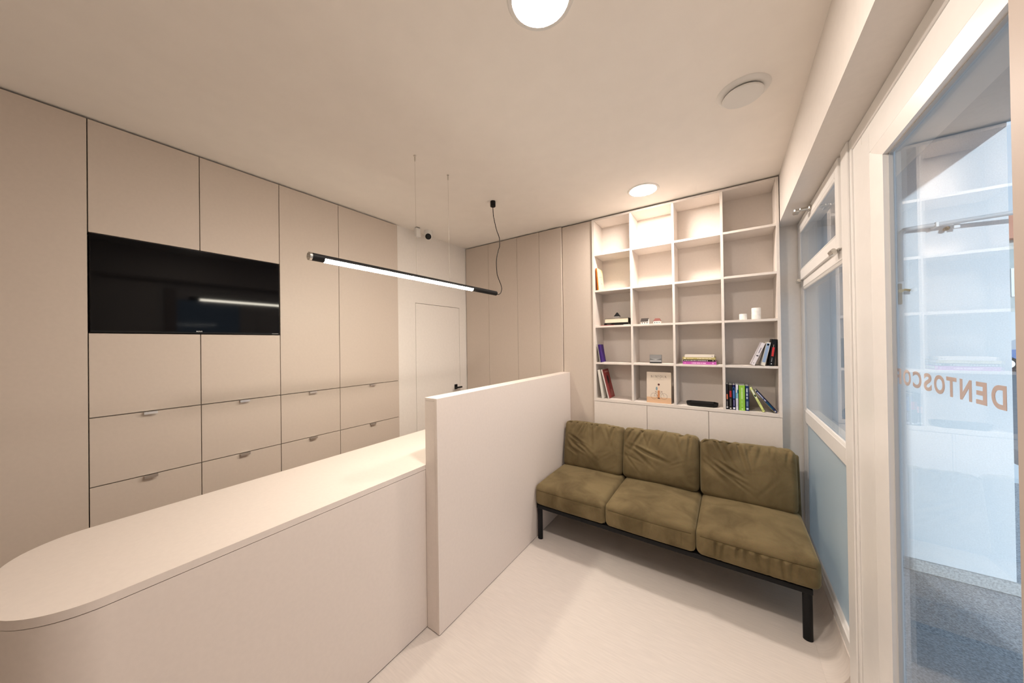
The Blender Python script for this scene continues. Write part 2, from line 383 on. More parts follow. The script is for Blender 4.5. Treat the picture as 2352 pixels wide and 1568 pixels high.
# ------------------------------------------------------------------ bookcase
bk = thing('bookcase', (-.38, 3.12, 0), 'greige built-in bookcase of open compartments above plain cupboard doors', 'bookcase')
VX = [(-1.079, -1.056), (-.7265, -.7080), (-.3830, -.3650), (-.0380, -.0195), (.3015, .3200)]
SZ = [1.066, 1.411, 1.760, 2.1025, 2.451]                                # shelf tops
YBK = 3.236
for i, (a, c) in enumerate(VX):
    MB().box(a, c, YB+(0 if i in (0, 4) else .0006), YBK, 1.040 if i in (0, 4) else 1.0665, H-.012 if i in (0, 4) else 2.770, .0008).build('side_panel' if i in (0, 4) else 'divider', M['shelf'], bk)
MB().box(-1.0555, .3010, YB, YBK, 2.7705, H-.012, .0008).build('top_panel', M['shelf'], bk)
MB().box(-1.0555, .3010, YB, YBK, 1.040, 1.066, .0008).build('bottom_panel', M['shelf'], bk)
for z in SZ[1:]:
    for (a, c), (a2, c2) in zip(VX, VX[1:]):
        MB().box(c+.0003, a2-.0003, YB+.0012, YBK, z-.0175, z, .0008).build('shelf', M['shelf'], bk)
MB().box(-1.079, .320, YBK+.0005, YBK+.010, 1.04, H-.012).build('back_panel', M['shelf'], bk)
MB().box(-1.079, .320, YB+.021, YBK+.010, .002, 1.037).build('cupboard_body', M['shelf'], bk)
for a, c in ((-1.079, -.600), (-.600, -.1355), (-.1355, .3200)):
    MB().box(a+.0015, c-.0015, YB, YB+.019, .012, 1.0365, .0008).build('door', M['shelf'], bk)

# ------------------------------------------------------------------ counter and partition
ct = thing('reception_counter', (-1.73, 1.2, 0), 'long greige reception counter with a rounded near end', 'counter')
def outline(x0, x1, ye, r_, y1):
    p = [(x1, y1)]
    for i in range(17):
        a = R(90*i/16); p.append((x1-r_+r_*math.cos(a), ye+r_-r_*math.sin(a)))
    for i in range(17):
        a = R(90*i/16); p.append((x0+r_-r_*math.sin(a), ye+r_-r_*math.cos(a)))
    p.append((x0, y1)); return p
MB().prism(outline(-2.030, -1.4300, -.10, .19, 2.62), 'z', .895, .920).build('countertop', M['lam_lit'], ct, smooth=True)
MB().prism(outline(-2.024, -1.4310, -.099, .189, 2.618), 'z', .006, .8925).build('body', M['lam_lit'], ct, smooth=True)
MB().prism(outline(-2.020, -1.4350, -.095, .185, 2.612), 'z', .0, .8948).build('shadow_gap', M['dark'], ct)
pt = thing('reception_partition', (-1.38, 2.1, 0), 'chest-high greige partition panel between the counter and the sofa', 'partition')
MB().box(-1.4285, -1.3495, 1.2135, 3.006, .004, 1.2875, .0008).build('core', M['lam_lit'], pt)
MB().box(-1.4285, -1.3495, 1.2135, 3.006, 1.2885, 1.3035, .0008).build('cap', M['lam_lit'], pt)
MB().box(-1.3485, -1.3300, 1.2120, 3.006, .004, 1.3035, .0008).build('front_panel', M['lam_lit'], pt)
MB().box(-1.4265, -1.3330, 1.2165, 3.004, 0, .0045).build('shadow_gap', M['dark'], pt)

# ------------------------------------------------------------------ sofa
def cushion(hx, hy, hz, r_, n, disp):
    """rounded box centred on the origin; disp(p, n) gives the offset along the normal"""
    b = MB(); bm = b.bm; vd = {}
    core = Vector((hx-r_, hy-r_, hz-r_)); hh = (hx, hy, hz)
    def cval(i, m, h):
        # denser samples near the edges
        t = 2*i/m-1; return h*(math.sin(t*math.pi/2)*.45+t*.55)
    def vert(i, j, k):
        key = (i, j, k)
        if key not in vd:
            q = Vector((cval(i, n[0], hx), cval(j, n[1], hy), cval(k, n[2], hz)))
            cl = Vector([max(-core[a], min(core[a], q[a])) for a in range(3)])
            nn = q-cl
            nn = nn.normalized() if nn.length > 1e-9 else Vector((0, 0, 1))
            p = cl+nn*r_
            vd[key] = bm.verts.new(p+nn*disp(p, nn))
        return vd[key]
    for a in range(3):
        o1, o2 = [(1, 2), (0, 2), (0, 1)][a]
        for side in (0, n[a]):
            for i in range(n[o1]):
                for j in range(n[o2]):
                    idx = []
                    for (di, dj) in ((0, 0), (1, 0), (1, 1), (0, 1)):
                        e = [0, 0, 0]; e[a] = side; e[o1] = i+di; e[o2] = j+dj; idx.append(vert(*e))
                    try: bm.faces.new(idx)
                    except ValueError: pass
    return b
def groove(t): return math.exp(-t*t)-.55*math.exp(-(t-1.7)**2)-.35*math.exp(-(t+1.7)**2)
def bulge(x, h): return max(0, 1-(x/h)**2)
def loop(h1, h2, r_, fn):
    pts = []
    for cx, cy, a0 in ((h1-r_, h2-r_, 0), (-h1+r_, h2-r_, 90), (-h1+r_, -h2+r_, 180), (h1-r_, -h2+r_, 270)):
        for i in range(7):
            a = R(a0+15*i); pts.append(fn(cx+r_*math.cos(a), cy+r_*math.sin(a)))
    return pts
sf = thing('sofa', (-.48, 2.6, 0), 'olive green three-seat velvet sofa without arms on a thin black frame', 'sofa')
fr = MB(); X0, X1 = -1.318, .356
fr.box(X0, X1, 2.272, 2.300, .252, .281, .002).box(X0, X1, 2.86, 2.888, .252, .281, .002)
fr.box(X0, X0+.028, 2.29, 2.87, .2525, .2805, .002).box(X1-.028, X1, 2.29, 2.87, .2525, .2805, .002)
for x in (-.75, -.18): fr.box(x-.014, x+.014, 2.29, 2.87, .2525, .2805, .002)
fr.build('frame', M['black'], sf)
for x, y in ((-1.297, 2.293), (.335, 2.290), (-1.297, 2.872), (.335, 2.872)):
    b = MB(); b.lathe([(.0175, 0), (.0185, .001), (.0185, .254)], (0, 0, 0), 20); b.xf(Matrix.Translation((x, y, 0)) @ Matrix.Diagonal((1.15, .95, 1, 1)))
    b.build('leg', M['black'], sf, smooth=True)
SX = [(-1.322, -.752), (-.746, -.184), (-.177, .388)]
for ci, (a, c) in enumerate(SX):
    rnd = random.Random(11+ci); hx = (c-a)/2; hy = .300; hz = .0815
    folds = [(rnd.uniform(-hx*.9, hx*.9), rnd.uniform(-.15, .15), rnd.uniform(.006, .014), rnd.uniform(.0008, .002), rnd.uniform(.03, .09)) for _ in range(10)]
    if ci == 2: folds += [(-.18+.05*q+rnd.uniform(-.012, .012), rnd.uniform(-.3, .3), rnd.uniform(.007, .013), rnd.uniform(.009, .016), rnd.uniform(.06, .11)) for q in range(8)]
    if ci == 1: folds += [(-.02+.05*q, rnd.uniform(-.2, .2), rnd.uniform(.007, .013), rnd.uniform(.003, .006), rnd.uniform(.05, .10)) for q in range(5)]
    soft = [(rnd.uniform(-hx*.7, hx*.7), rnd.uniform(-.2, .2), rnd.uniform(.05, .10), rnd.uniform(-.004, .004)) for _ in range(8)]
    def disp(p, nn, hx=hx, hy=hy, hz=hz, folds=folds, soft=soft):
        d = 0
        if nn.z > .05: d += nn.z*(.026*(bulge(p.x, hx)*bulge(p.y, hy))**.5+sum(h_*math.exp(-((p.x-x)**2+(p.y-y)**2)/(2*s*s)) for x, y, s, h_ in soft))
        if nn.y < -.05:
            d += -nn.y*.012*(bulge(p.x, hx)*bulge(p.z, hz))**.7
            dz = hz-.040-p.z
            if dz > 0:
                for x, sl, s, dep, L in folds: d -= -nn.y*groove((p.x-x-sl*dz)/s)*dep*math.exp(-(dz/L)**2)*min(1, dz/.012)
            d -= -nn.y*.0035*math.exp(-(dz/.005)**2)*min(1, (hx-abs(p.x))/.03)
        if abs(nn.x) > .05: d += abs(nn.x)*.004*bulge(p.z, hz)
        return d
    b = cushion(hx, hy, hz, .034, (110, 64, 36), disp)
    T = Matrix.Translation(((a+c)/2, 2.256+hy, .283+hz)); b.xf(T)
    cu = b.build('seat_cushion', M['velvet'], sf, smooth='all')
    pp = []
    for i in range(61):
        x = (-1+2*i/60)*(hx-.020); p = Vector((x, -hy, hz-.040))
        pp.append(T @ Vector((x, -hy-disp(p, Vector((0, -1, 0)))-.0002, p.z)))
    MB().tube(pp, .0017, 6).build('seam', M['velvetd'], cu, smooth='all')
th = R(11)
BX = [(-1.312, -.770, .0), (-.762, -.196, .004), (-.186, .372, -.004)]
for ci, (a, c, dz) in enumerate(BX):
    rnd = random.Random(31+ci); hx = (c-a)/2; hy = .060; hz = .208
    folds = []
    for q in range(11):
        folds.append((-hx*.92+2*hx*.92*q/10+rnd.uniform(-.016, .016), rnd.uniform(-.55, .55), rnd.uniform(.009, .017), rnd.uniform(.007, .019), rnd.uniform(.05, .15)))
    diag = [(rnd.uniform(-hx, -hx*.3), rnd.uniform(-hz*.2, hz*.25), rnd.uniform(.009, .015), rnd.uniform(.006, .014), R(rnd.uniform(-50, -15)), rnd.uniform(.07, .14)) for _ in range(7)]
    diag += [(rnd.uniform(hx*.2, hx), rnd.uniform(-hz, hz*.1), rnd.uniform(.008, .013), rnd.uniform(.001, .0025), R(rnd.uniform(20, 60)), rnd.uniform(.06, .1)) for _ in range(4)]
    soft = [(rnd.uniform(-hx*.8, hx*.8), rnd.uniform(-hz*.8, hz*.8), rnd.uniform(.04, .09), rnd.uniform(-.009, .008)) for _ in range(10)]
    tops = [(rnd.uniform(-hx, hx), rnd.uniform(.01, .03), rnd.uniform(-.009, .006)) for _ in range(14)]
    def disp(p, nn, hx=hx, hy=hy, hz=hz, folds=folds, diag=diag, soft=soft, tops=tops):
        d = 0
        if nn.y < -.05:
            f = -nn.y
            d += f*(.036*(bulge(p.x, hx)*bulge(p.z, hz))**.6+sum(h_*math.exp(-((p.x-x)**2+(p.z-z)**2)/(2*s*s)) for x, z, s, h_ in soft)*bulge(p.x, hx))
            q = hz-p.z
            for x, sl, s, dep, L in folds: d -= f*dep*groove((p.x-x-sl*q)/s)*math.exp(-(q/L)**2)*min(1, q/.020)
            for x, z, s, dep, an, L in diag:
                u = (p.x-x)*math.cos(an)+(p.z-z)*math.sin(an); v = -(p.x-x)*math.sin(an)+(p.z-z)*math.cos(an)
                d -= f*dep*groove(v/s)*math.exp(-(u/L)**2)*bulge(p.x, hx)
        if nn.z > .05: d += nn.z*sum(h_*math.exp(-((p.x-x)/s)**2) for x, s, h_ in tops)
        if abs(nn.x) > .05: d += abs(nn.x)*.004*bulge(p.z, hz)
        return d
    b = cushion(hx, hy, hz, .040, (132, 30, 110), disp)
    o_ = Vector(((a+c)/2, 2.765, .452+dz))
    T = Matrix.Translation(o_) @ Matrix.Rotation(-th, 4, 'X') @ Matrix.Translation((0, hy, hz)); b.xf(T)
    cu = b.build('back_cushion', M['velvet'], sf, smooth='all')
    rr = .040*.26
    lp = loop(hx-rr, hz-rr, .034, lambda u, v: T @ Vector((u, -hy+rr, v)))
    MB().tube(lp, .0036, 6, True).build('piping', M['velvet'], cu, smooth='all')
b = MB().box(-1.305, .400, 0, .030, -.10, .375, .014, 3)
b.xf(Matrix.Translation((0, 2.765, .452)) @ Matrix.Rotation(-th, 4, 'X') @ Matrix.Translation((0, .1215, 0)))
b.build('backrest', M['velvet'], sf, smooth=True)

# ------------------------------------------------------------------ ceiling fittings
def ceiling_lamp(x, y, label):
    t = thing('ceiling_light', (x, y, H), label, 'lamp', 'round recessed ceiling lights')
    MB().lathe([(.0985, -.0005), (.0985, -.006), (.112, -.006), (.117, -.0005)], (x, y, H), 48, cap=False).build('trim_ring', M['whitepl'], t, smooth=True)
    MB().lathe([(.0975, -.0006), (.0975, -.0045), (.090, -.0055)], (x, y, H), 48).build('diffuser', M['lamp'], t)
ceiling_lamp(-.515, .962, 'glowing round ceiling light cut by the top edge of the view')
ceiling_lamp(-.536, 2.664, 'glowing round ceiling light just in front of the bookcase')
v = thing('air_vent', (.080, 1.886, H), 'round white ventilation valve in the ceiling near the beam', 'vent')
MB().lathe([(.066, -.0005), (.070, -.010), (.082, -.013), (.100, -.008), (.108, -.0005)], (.080, 1.886, H), 48, cap=False).build('ring', M['whitepl'], v, smooth=True)
MB().lathe([(.012, -.002), (.012, -.019), (.080, -.019), (.083, -.023), (.080, -.028), (.0, -.0290)], (.080, 1.886, H), 48).build('disc', M['whitepl'], v, smooth=True)
MB().lathe([(.066, -.0006), (.064, -.003)], (.080, 1.886, H), 32).build('throat', M['whitepl'], v)
sc_ = thing('security_camera', (-2.60, 2.29, H), 'white dome security camera under the ceiling beside the white box', 'camera')
MB().lathe([(.043, -.0005), (.043, -.036), (.038, -.044)], (-2.60, 2.29, H), 32).build('mount', M['whitepl'], sc_, smooth=True)
b = MB(); bmesh.ops.create_uvsphere(b.bm, u_segments=32, v_segments=20, radius=.039); b.xf(Matrix.Translation((-2.60, 2.29, H-.050)))
b.build('ball', M['whitepl'], sc_, smooth='all')
dv = (Vector((0, 0, 1.6))-Vector((-2.60, 2.29, H-.05))).normalized()
dv = (dv+Vector((0, 0, -.22))).normalized()
b = MB().lathe([(.0305, .0), (.0305, .008), (.024, .010), (.011, .0105), (.0, .011)], (0, 0, 0), 28)
b.xf(Matrix.Translation(Vector((-2.60, 2.29, H-.05))+dv*.031) @ dv.to_track_quat('Z', 'Y').to_matrix().to_4x4())
b.build('lens', M['blackgloss'], sc_, smooth=True)
jb = thing('junction_box', (-2.60, 2.155, H-.1), 'small white rounded box under the ceiling beside the security camera', 'box')
MB().box(-2.628, -2.588, 2.128, 2.182, H-.098, H-.007, .006, 3).build('body', M['whitepl'], jb, smooth=True)
MB().box(-2.622, -2.594, 2.136, 2.176, H-.008, H-.0005).build('shade_gap', M['dark'], jb)  # dark filler standing in for the shaded gap above the box

# ------------------------------------------------------------------ hanging tube light
pl = thing('pendant_light', (-1.612, 1.42, H), 'black tube pendant light hanging on two thin wires above the counter', 'lamp')
cx, cz, rt_ = -1.612, 2.027, .0185
def arc(a0, a1, r_, n=20): return [(cx+r_*math.cos(R(a0+(a1-a0)*i/n)), cz+r_*math.sin(R(a0+(a1-a0)*i/n))) for i in range(n+1)]
b = MB(); ya, yb = .700, 2.150; la, lb = .757, 1.842
A0, A1 = -4, 184                                                       # housing covers this part of the circle along the lit length
b.lathe([(rt_, ya), (rt_, la)], (cx, 0, cz), 40, 'y').lathe([(rt_, lb), (rt_, yb-.003), (rt_-.003, yb)], (cx, 0, cz), 40, 'y')
b.prism(arc(A0, A1, rt_, 30)+arc(A1, A0, rt_-.0022, 30), 'y', la-.001, lb+.001)
b.build('housing', M['black'], pl, smooth=True)
pr_ = arc(A1+2, 360+A0-2, rt_-.0006, 16)
MB().prism(pr_, 'y', la+.001, lb-.001).build('diffuser', M['tube'], pl)
MB().lathe([(.0, ya+.004), (.010, ya-.001), (rt_-.001, ya-.010), (rt_+.0012, ya-.010), (rt_+.0012, ya+.001), (rt_-.002, ya+.004)], (cx, 0, cz), 40, 'y').build('end_cap', M['steel'], pl, smooth=True, label='polished metal end cap')
for y in (1.318, 1.606):
    hk = MB().lathe([(.0075, -.0005), (.0075, -.004), (.0045, -.008), (.0045, -.034), (.002, -.040)], (cx-.004, y, H), 16).build('ceiling_hook', M['steel'], pl, smooth=True)
    MB().tube([(cx-.004, y, H-.038), (cx, y, cz+rt_-.002)], .0008, 6).build('wire', M['steel'], pl)
cn = MB().lathe([(.021, -.0005), (.022, -.002), (.022, -.044), (.020, -.046)], (cx-.004, 2.127, H), 32).build('ceiling_cup', M['black'], pl, smooth=True)
cpts = [(2.122, 2.757), (2.126, 2.71), (2.134, 2.662), (2.153, 2.612), (2.175, 2.563), (2.203, 2.525), (2.214, 2.49), (2.211, 2.441), (2.192, 2.40), (2.176, 2.359), (2.165, 2.32), (2.162, 2.282), (2.164, 2.235), (2.172, 2.191), (2.192, 2.155), (2.215, 2.124), (2.231, 2.095), (2.233, 2.07), (2.222, 2.045), (2.205, 2.03), (2.180, 2.022), (2.148, 2.024)]
def smooth_path(p, k=4):
    out = []
    for i in range(len(p)-1):
        P0, P1, P2, P3 = p[max(i-1, 0)], p[i], p[i+1], p[min(i+2, len(p)-1)]
        for j in range(k):
            t = j/k
            out.append(tuple(.5*((2*P1[a])+(-P0[a]+P2[a])*t+(2*P0[a]-5*P1[a]+4*P2[a]-P3[a])*t*t+(-P0[a]+3*P1[a]-3*P2[a]+P3[a])*t**3) for a in range(len(P1))))
    out.append(p[-1]); return out
MB().tube([(cx-.002, y, z) for y, z in smooth_path(cpts)], .0030, 8).build('cord', M['blackgloss'], pl, smooth='all')

# ------------------------------------------------------------------ things on the shelves
def upright(label, x, z, w_, h_, d_, cover, lean=0, y=3.004, prints=(), group=None, pages=None, name='book', face=()):
    """a standing book, spine to the room; x is the corner it rests on, lean in degrees (positive: top to the right)"""
    t = thing(name, (x, y, z+.0004), label, 'book', group, rot=(0, R(lean), 0))
    xa, xb = (-w_, 0) if lean > 0 else (0, w_)
    tk = min(.0022, w_*.2)
    b = MB().box(xa, xa+tk, 0, d_, 0, h_).box(xb-tk, xb, 0, d_, 0, h_).box(xa, xb, 0, tk, 0, h_)
    b.build('cover', cover, t, local=True)
    MB().box(xa+tk+.0001, xb-tk-.0001, tk+.0001, d_-.003, .002, h_-.002).build('pages', pages or M['paper'], t, local=True)
    for nm, (u0, u1, v0, v1), m in prints:                                # marks on the spine, in fractions
        b = MB(); b.flat([(xa+w_*u0, -.0003, h_*v0), (xa+w_*u1, -.0003, h_*v0), (xa+w_*u1, -.0003, h_*v1), (xa+w_*u0, -.0003, h_*v1)])
        b.build(nm, m, t, local=True)
    for nm, pts, m in face:                                               # marks on the right-hand cover (fractions of depth, height)
        b = MB(); b.flat([(xb+.0003, d_*u, h_*v) for u, v in pts]); b.build(nm, m, t, local=True)
    return t
def dots(x0, x1, y0, y1, n, along='v', m=None, nm='spine_print'):
    """a title as a row of short dashes"""
    out = []; rnd = random.Random(n*7+int(x0*100)+int(y1*1000)); t = 0
    while t < .97:
        L = rnd.uniform(.5, 1.6)/n; e = min(1, t+L)
        if along == 'v': out.append((nm, (x0, x1, y0+(y1-y0)*t, y0+(y1-y0)*e), m))
        else: out.append((nm, (x0+(x1-x0)*t, x0+(x1-x0)*e, y0, y1), m))
        t = e+rnd.choice((.10, .14, .55))/n
    return out
wht = cmat(228, 226, 220); ivo = cmat(238, 228, 190)
S5, S4, S3, S2 = SZ[0], SZ[1], SZ[2], SZ[3]
# second shelf from the top: orange book and cream book
upright('thin orange-edged book leaning in the upper left compartment', -1.0335, S2, .010, .214, .150, cmat(235, 125, 40), -4.0)
upright('cream-covered book with small black brush marks leaning on the orange-edged book', -1.0225, S2, .007, .214, .150, cmat(243, 232, 188), -4.0,
        face=[('cover_mark', ((.30, .63), (.36, .66), (.42, .62), (.36, .57)), M['ink']), ('cover_mark', ((.55, .50), (.62, .60), (.66, .60), (.57, .49)), M['ink']),
              ('cover_mark', ((.62, .66), (.72, .70), (.74, .66), (.64, .63)), M['ink']), ('cover_mark', ((.60, .36), (.68, .38), (.68, .33), (.60, .32)), M['ink']), ('cover_mark', ((.70, .20), (.88, .16), (.88, .14), (.70, .18)), cmat(190, 180, 140))])
# third shelf
def flat_book(label, x0, x1, z, th_, d_, cover, y=3.004, pages=None, spine='front', prints=(), rot=0, group=None, name='book'):
    t = thing(name, ((x0+x1)/2, y, z+.0003), label, 'book', group, rot=(0, 0, R(rot)))
    a, c = -(x1-x0)/2, (x1-x0)/2; tk = min(.0025, th_*.2)
    b = MB().box(a, c, 0, d_, 0, tk).box(a, c, 0, d_, th_-tk, th_)
    if spine == 'front': b.box(a, c, 0, tk, tk-.0001, th_-tk+.0001)
    elif spine == 'right': b.box(c-tk, c, 0, d_, tk-.0001, th_-tk+.0001)
    b.build('cover', cover, t, local=True)
    MB().box(a+.002, c-.0027, .0027, d_-.003, tk+.0001, th_-tk-.0001).build('pages', pages or M['paper'], t, local=True)
    for nm, (u0, u1, v0, v1), m in prints:
        b = MB(); b.flat([(a+(c-a)*u, -.0003, th_*v_) for u, v_ in ((u0, v0), (u1, v0), (u1, v1), (u0, v1))]); b.build(nm, m, t, local=True)
    return t
flat_book('thin red booklet at the bottom of the pile under the black-roofed model house', -1.006, -.880, S3, .004, .16, cmat(150, 40, 45), rot=2, y=3.006)
b = MB().box(-.793, -.737, 3.004, 3.075, S3+.0003, S3+.0033)
tag(b.build('paper_pad', M['paper']), 'small white paper pad on the shelf at the right of the flat pile', 'paper pad')
flat_book('flat black book lying under the thick white-edged book', -.975, -.752, S3+.0046, .017, .165, cmat(28, 27, 26), y=3.010, spine='front',
          prints=dots(.12, .30, .3, .6, 4, 'h', cmat(120, 115, 105)))
flat_book('thick book lying flat with pale page edge and dark spine at the right', -.970, -.752, S3+.0222, .044, .155, cmat(70, 62, 56), y=3.014, spine='right', pages=cmat(238, 228, 205, .8))
def house(label, x, y, z, w_, d_, hw, hr, roof, style, wallm, group='model houses on the shelves'):
    t = thing('model_house', (x, y, z+.0004), label, 'ornament', group)
    b = MB()
    b.box(-w_/2, w_/2, 0, d_, 0, hw, .001)
    if style == 'gable': b.prism([(0, hw), (d_, hw), (d_/2, hw+hr*.9)], 'x', -w_/2+.001, w_/2-.001)
    b.build('walls', wallm, t, local=True)
    o_ = .004; b = MB()
    if style == 'hip':      # pointed or truncated hip
        tw = w_*.10; z0 = hw
        q = [(-w_/2-o_, -o_, z0), (w_/2+o_, -o_, z0), (w_/2+o_, d_+o_, z0), (-w_/2-o_, d_+o_, z0)]
        p = [(-tw, d_*.42, z0+hr), (tw, d_*.42, z0+hr), (tw, d_*.58, z0+hr), (-tw, d_*.58, z0+hr)]
    elif style == 'mansard':
        tw = w_*.30; z0 = hw
        q = [(-w_/2-.001, -.001, z0), (w_/2+.001, -.001, z0), (w_/2+.001, d_+.001, z0), (-w_/2-.001, d_+.001, z0)]
        p = [(-tw, d_*.25, z0+hr), (tw, d_*.25, z0+hr), (tw, d_*.75, z0+hr), (-tw, d_*.75, z0+hr)]
    if style in ('hip', 'mansard'):
        Q = [b.bm.verts.new(v_) for v_ in q]; P = [b.bm.verts.new(v_) for v_ in p]
        for i in range(4): b.bm.faces.new((Q[i], Q[(i+1) % 4], P[(i+1) % 4], P[i]))
        b.bm.faces.new(Q[::-1]); b.bm.faces.new(P)
    else:
        b.prism([(-o_, hw-.001), (d_/2, hw+hr), (d_+o_, hw-.001), (d_+o_, hw+.003), (d_/2, hw+hr+.004), (-o_, hw+.003)], 'x', -w_/2-.001, w_/2-.004)
    b.build('roof', roof, t, local=True)
    for fx in (-.30, 0, .30):
        MB().box(w_*fx-.0035, w_*fx+.0035, -.0006, .0004, hw*.18, hw*.58).build('window', M['ink'], t, local=True)
    return t
wp = cmat(240, 236, 230, .5)
house('tiny white model house with a pointed black roof on the flat books', -.862, 3.03, S3+.0665, .045, .040, .017, .037, cmat(14, 13, 13), 'hip', wp)
house('tiny white model house with a slanted grey roof on the shelf', -.611, 3.012, S3, .066, .05, .024, .024, cmat(58, 52, 50), 'gable', wp)
house('tiny white model house with a rusty red roof beside the grey-roofed one', -.510, 3.012, S3, .058, .045, .022, .024, cmat(128, 70, 62), 'mansard', wp)
for x, r_, h_, lab in ((.1005, .0255, .046, 'shorter white marbled candle holder on the upper right shelf'), (.1815, .0290, .087, 'taller white marbled candle holder on the upper right shelf')):
    b = MB().lathe([(r_-.003, 0), (r_, .003), (r_, h_-.003), (r_-.002, h_), (r_-.005, h_), (r_-.006, h_-.004), (r_-.006, h_*.6), (0.0, h_*.6)], (x, 3.05, S3+.0004), 36)
    tag(b.build('candle_holder', M['candle'], smooth=True), lab, 'candle holder', 'candle holders')
# fourth shelf
upright('slim pale booklet leaning behind the purple book', -1.0215, S4, .008, .172, .135, cmat(205, 200, 196), -8.5)
upright('purple book leaning at the left end of its shelf', -1.0115, S4, .012, .170, .120, cmat(70, 42, 125), -8.5, prints=[('spine_print', (.2, .8, .2, .8), cmat(78, 50, 135))])
ph = thing('photo_card', (-.5275, 3.02, S4+.0010), 'small black and white picture card standing on the shelf', 'picture', rot=(R(-4), 0, 0))
MB().box(-.0485, .0485, 0, .010, .0005, .075, .0006).build('block', cmat(95, 95, 96), ph, local=True)
def picture(parent, rects, y=-.0004):
    for (x0, x1, z0, z1), m in rects:
        MB().flat([(x0, y, z0), (x1, y, z0), (x1, y, z1), (x0, y, z1)]).build('print', m, parent, local=True)
picture(ph, [((-.0465, .0465, .040, .073), cmat(140, 140, 140)), ((-.0465, .0465, .012, .040), cmat(165, 165, 166)), ((-.0465, .0465, .001, .012), cmat(52, 52, 53))])
MB().flat([(-.0465, -.0006, .042), (-.020, -.0006, .034), (.000, -.0006, .029), (-.0465, -.0006, .027)]).flat([(.0465, -.0006, .043), (.018, -.0006, .035), (.004, -.0006, .029), (.0465, -.0006, .027)]).build('print', cmat(112, 112, 113), ph, local=True)
y_ = 3.004
flat_book('pink book at the bottom of the flat stack of four', -.3145, -.0785, S4, .0235, .17, cmat(196, 96, 178), y=y_, prints=dots(.27, .70, .30, .62, 16, 'h', cmat(250, 205, 238))+[('spine_print', (.06, .09, .35, .6), cmat(240, 170, 225)), ('spine_print', (.885, .925, .2, .75), cmat(235, 170, 225))])
flat_book('black book with white title, second from the bottom of the flat stack', -.3105, -.0895, S4+.0240, .0155, .16, cmat(52, 42, 38), y=y_, prints=dots(.03, .80, .25, .65, 26, 'h', cmat(215, 205, 200))+[('spine_print', (.94, .965, .3, .7), cmat(220, 220, 190))])
flat_book('olive yellow book, third from the bottom of the flat stack', -.3160, -.0840, S4+.0400, .0175, .155, cmat(196, 182, 120), y=y_, prints=dots(.15, .35, .3, .6, 8, 'h', cmat(226, 212, 160))+dots(.46, .88, .25, .65, 14, 'h', cmat(232, 220, 190))+[('spine_print', (.05, .10, .2, .8), cmat(250, 238, 200))])
flat_book('white book on top of the flat stack of four', -.3000, -.0920, S4+.0580, .0205, .150, cmat(238, 228, 216), y=y_, prints=[('spine_print', (.92, .95, .35, .6), cmat(120, 110, 105))])
upright('white book at the left of three leaning right below the candle holders', .1655, S4, .0285, .178, .13, cmat(236, 230, 234), 22, prints=dots(.45, .62, .55, .80, 6, 'v', cmat(130, 130, 150))+[('spine_print', (.30, .75, .40, .45), cmat(60, 62, 70)), ('spine_print', (.42, .58, .08, .11), cmat(90, 90, 95))])
upright('pale book with a light blue spine panel between the white and the black book', .2275, S4, .0290, .176, .13, cmat(232, 226, 214), 12, prints=[('spine_print', (.18, .82, .14, .95), cmat(155, 180, 215)), ('spine_print', (.3, .7, .86, .93), cmat(200, 212, 222))])
upright('black book with a red spine panel leaning on the right side of the bookcase', .2770, S4, .0330, .196, .14, cmat(26, 28, 31), 6.9, prints=[('spine_print', (.30, .70, .36, .70), cmat(200, 60, 62)), ('spine_print', (.42, .52, .70, .80), cmat(170, 150, 140))]+dots(.40, .55, .15, .32, 6, 'v', cmat(150, 155, 160))+[('spine_print', (.40, .58, .06, .09), cmat(225, 228, 230))])
# bottom shelf
upright('thick white-spined book at the far left of the bottom shelf', -1.0075, S5, .0270, .272, .17, cmat(228, 224, 216), -8.2, prints=[('spine_print', (.48, .54, .02, .98), cmat(196, 190, 184))])
upright('red illustrated magazine leaning on the white-spined book', -.9460, S5, .0140, .280, .175, cmat(240, 230, 224), -13.5, name='magazine',
        face=[('cover_print', ((.01, .005), (.99, .005), (.99, .995), (.01, .995)), cmat(150, 62, 62)),])
mg = bpy.data.objects.get('magazine')
for nm, pts, m in [('cover_print', ((.25, .88), (.85, .88), (.85, .93), (.25, .93)), cmat(190, 130, 125)), ('cover_print', ((.42, .50), (.55, .48), (.70, .55), (.66, .74), (.52, .80), (.40, .70)), cmat(45, 30, 32)),
                   ('cover_print', ((.35, .08), (.80, .05), (.85, .22), (.60, .30)), cmat(170, 95, 92)), ('cover_print', ((.50, .28), (.58, .28), (.62, .48), (.54, .48)), cmat(90, 45, 46))]:
    MB().flat([(.0140+.0006, .175*u, .280*v_) for u, v_ in pts]).build(nm, m, mg, local=True)
# cover facing the room
kb = thing('magazine', (-.5055, 3.012, S5+.0012), 'cream magazine standing upright facing the room with a cyclist drawn on its cover', 'book', rot=(R(-3), 0, 0))
MB().box(-.0985, .0985, 0, .016, 0, .2675, .0006).build('cover', cmat(226, 212, 196, .45), kb, local=True)
def sk(segs, m, nm, y=-.0005):
    b = MB()
    for (x0, z0, x1, z1, w_) in segs:
        d = Vector((x1-x0, 0, z1-z0)); L = d.length; n_ = Vector((-d.z, 0, d.x))/L*w_/2
        A, B = Vector((x0, y, z0)), Vector((x1, y, z1)); b.flat([A+n_, B+n_, B-n_, A-n_])
    return b.build(nm, m, kb, local=True)
def circ(cx_, cz_, r_, w_, n=28): return [(cx_+r_*math.cos(2*math.pi*i/n), cz_+r_*math.sin(2*math.pi*i/n), cx_+r_*math.cos(2*math.pi*(i+1)/n), cz_+r_*math.sin(2*math.pi*(i+1)/n), w_) for i in range(n)]
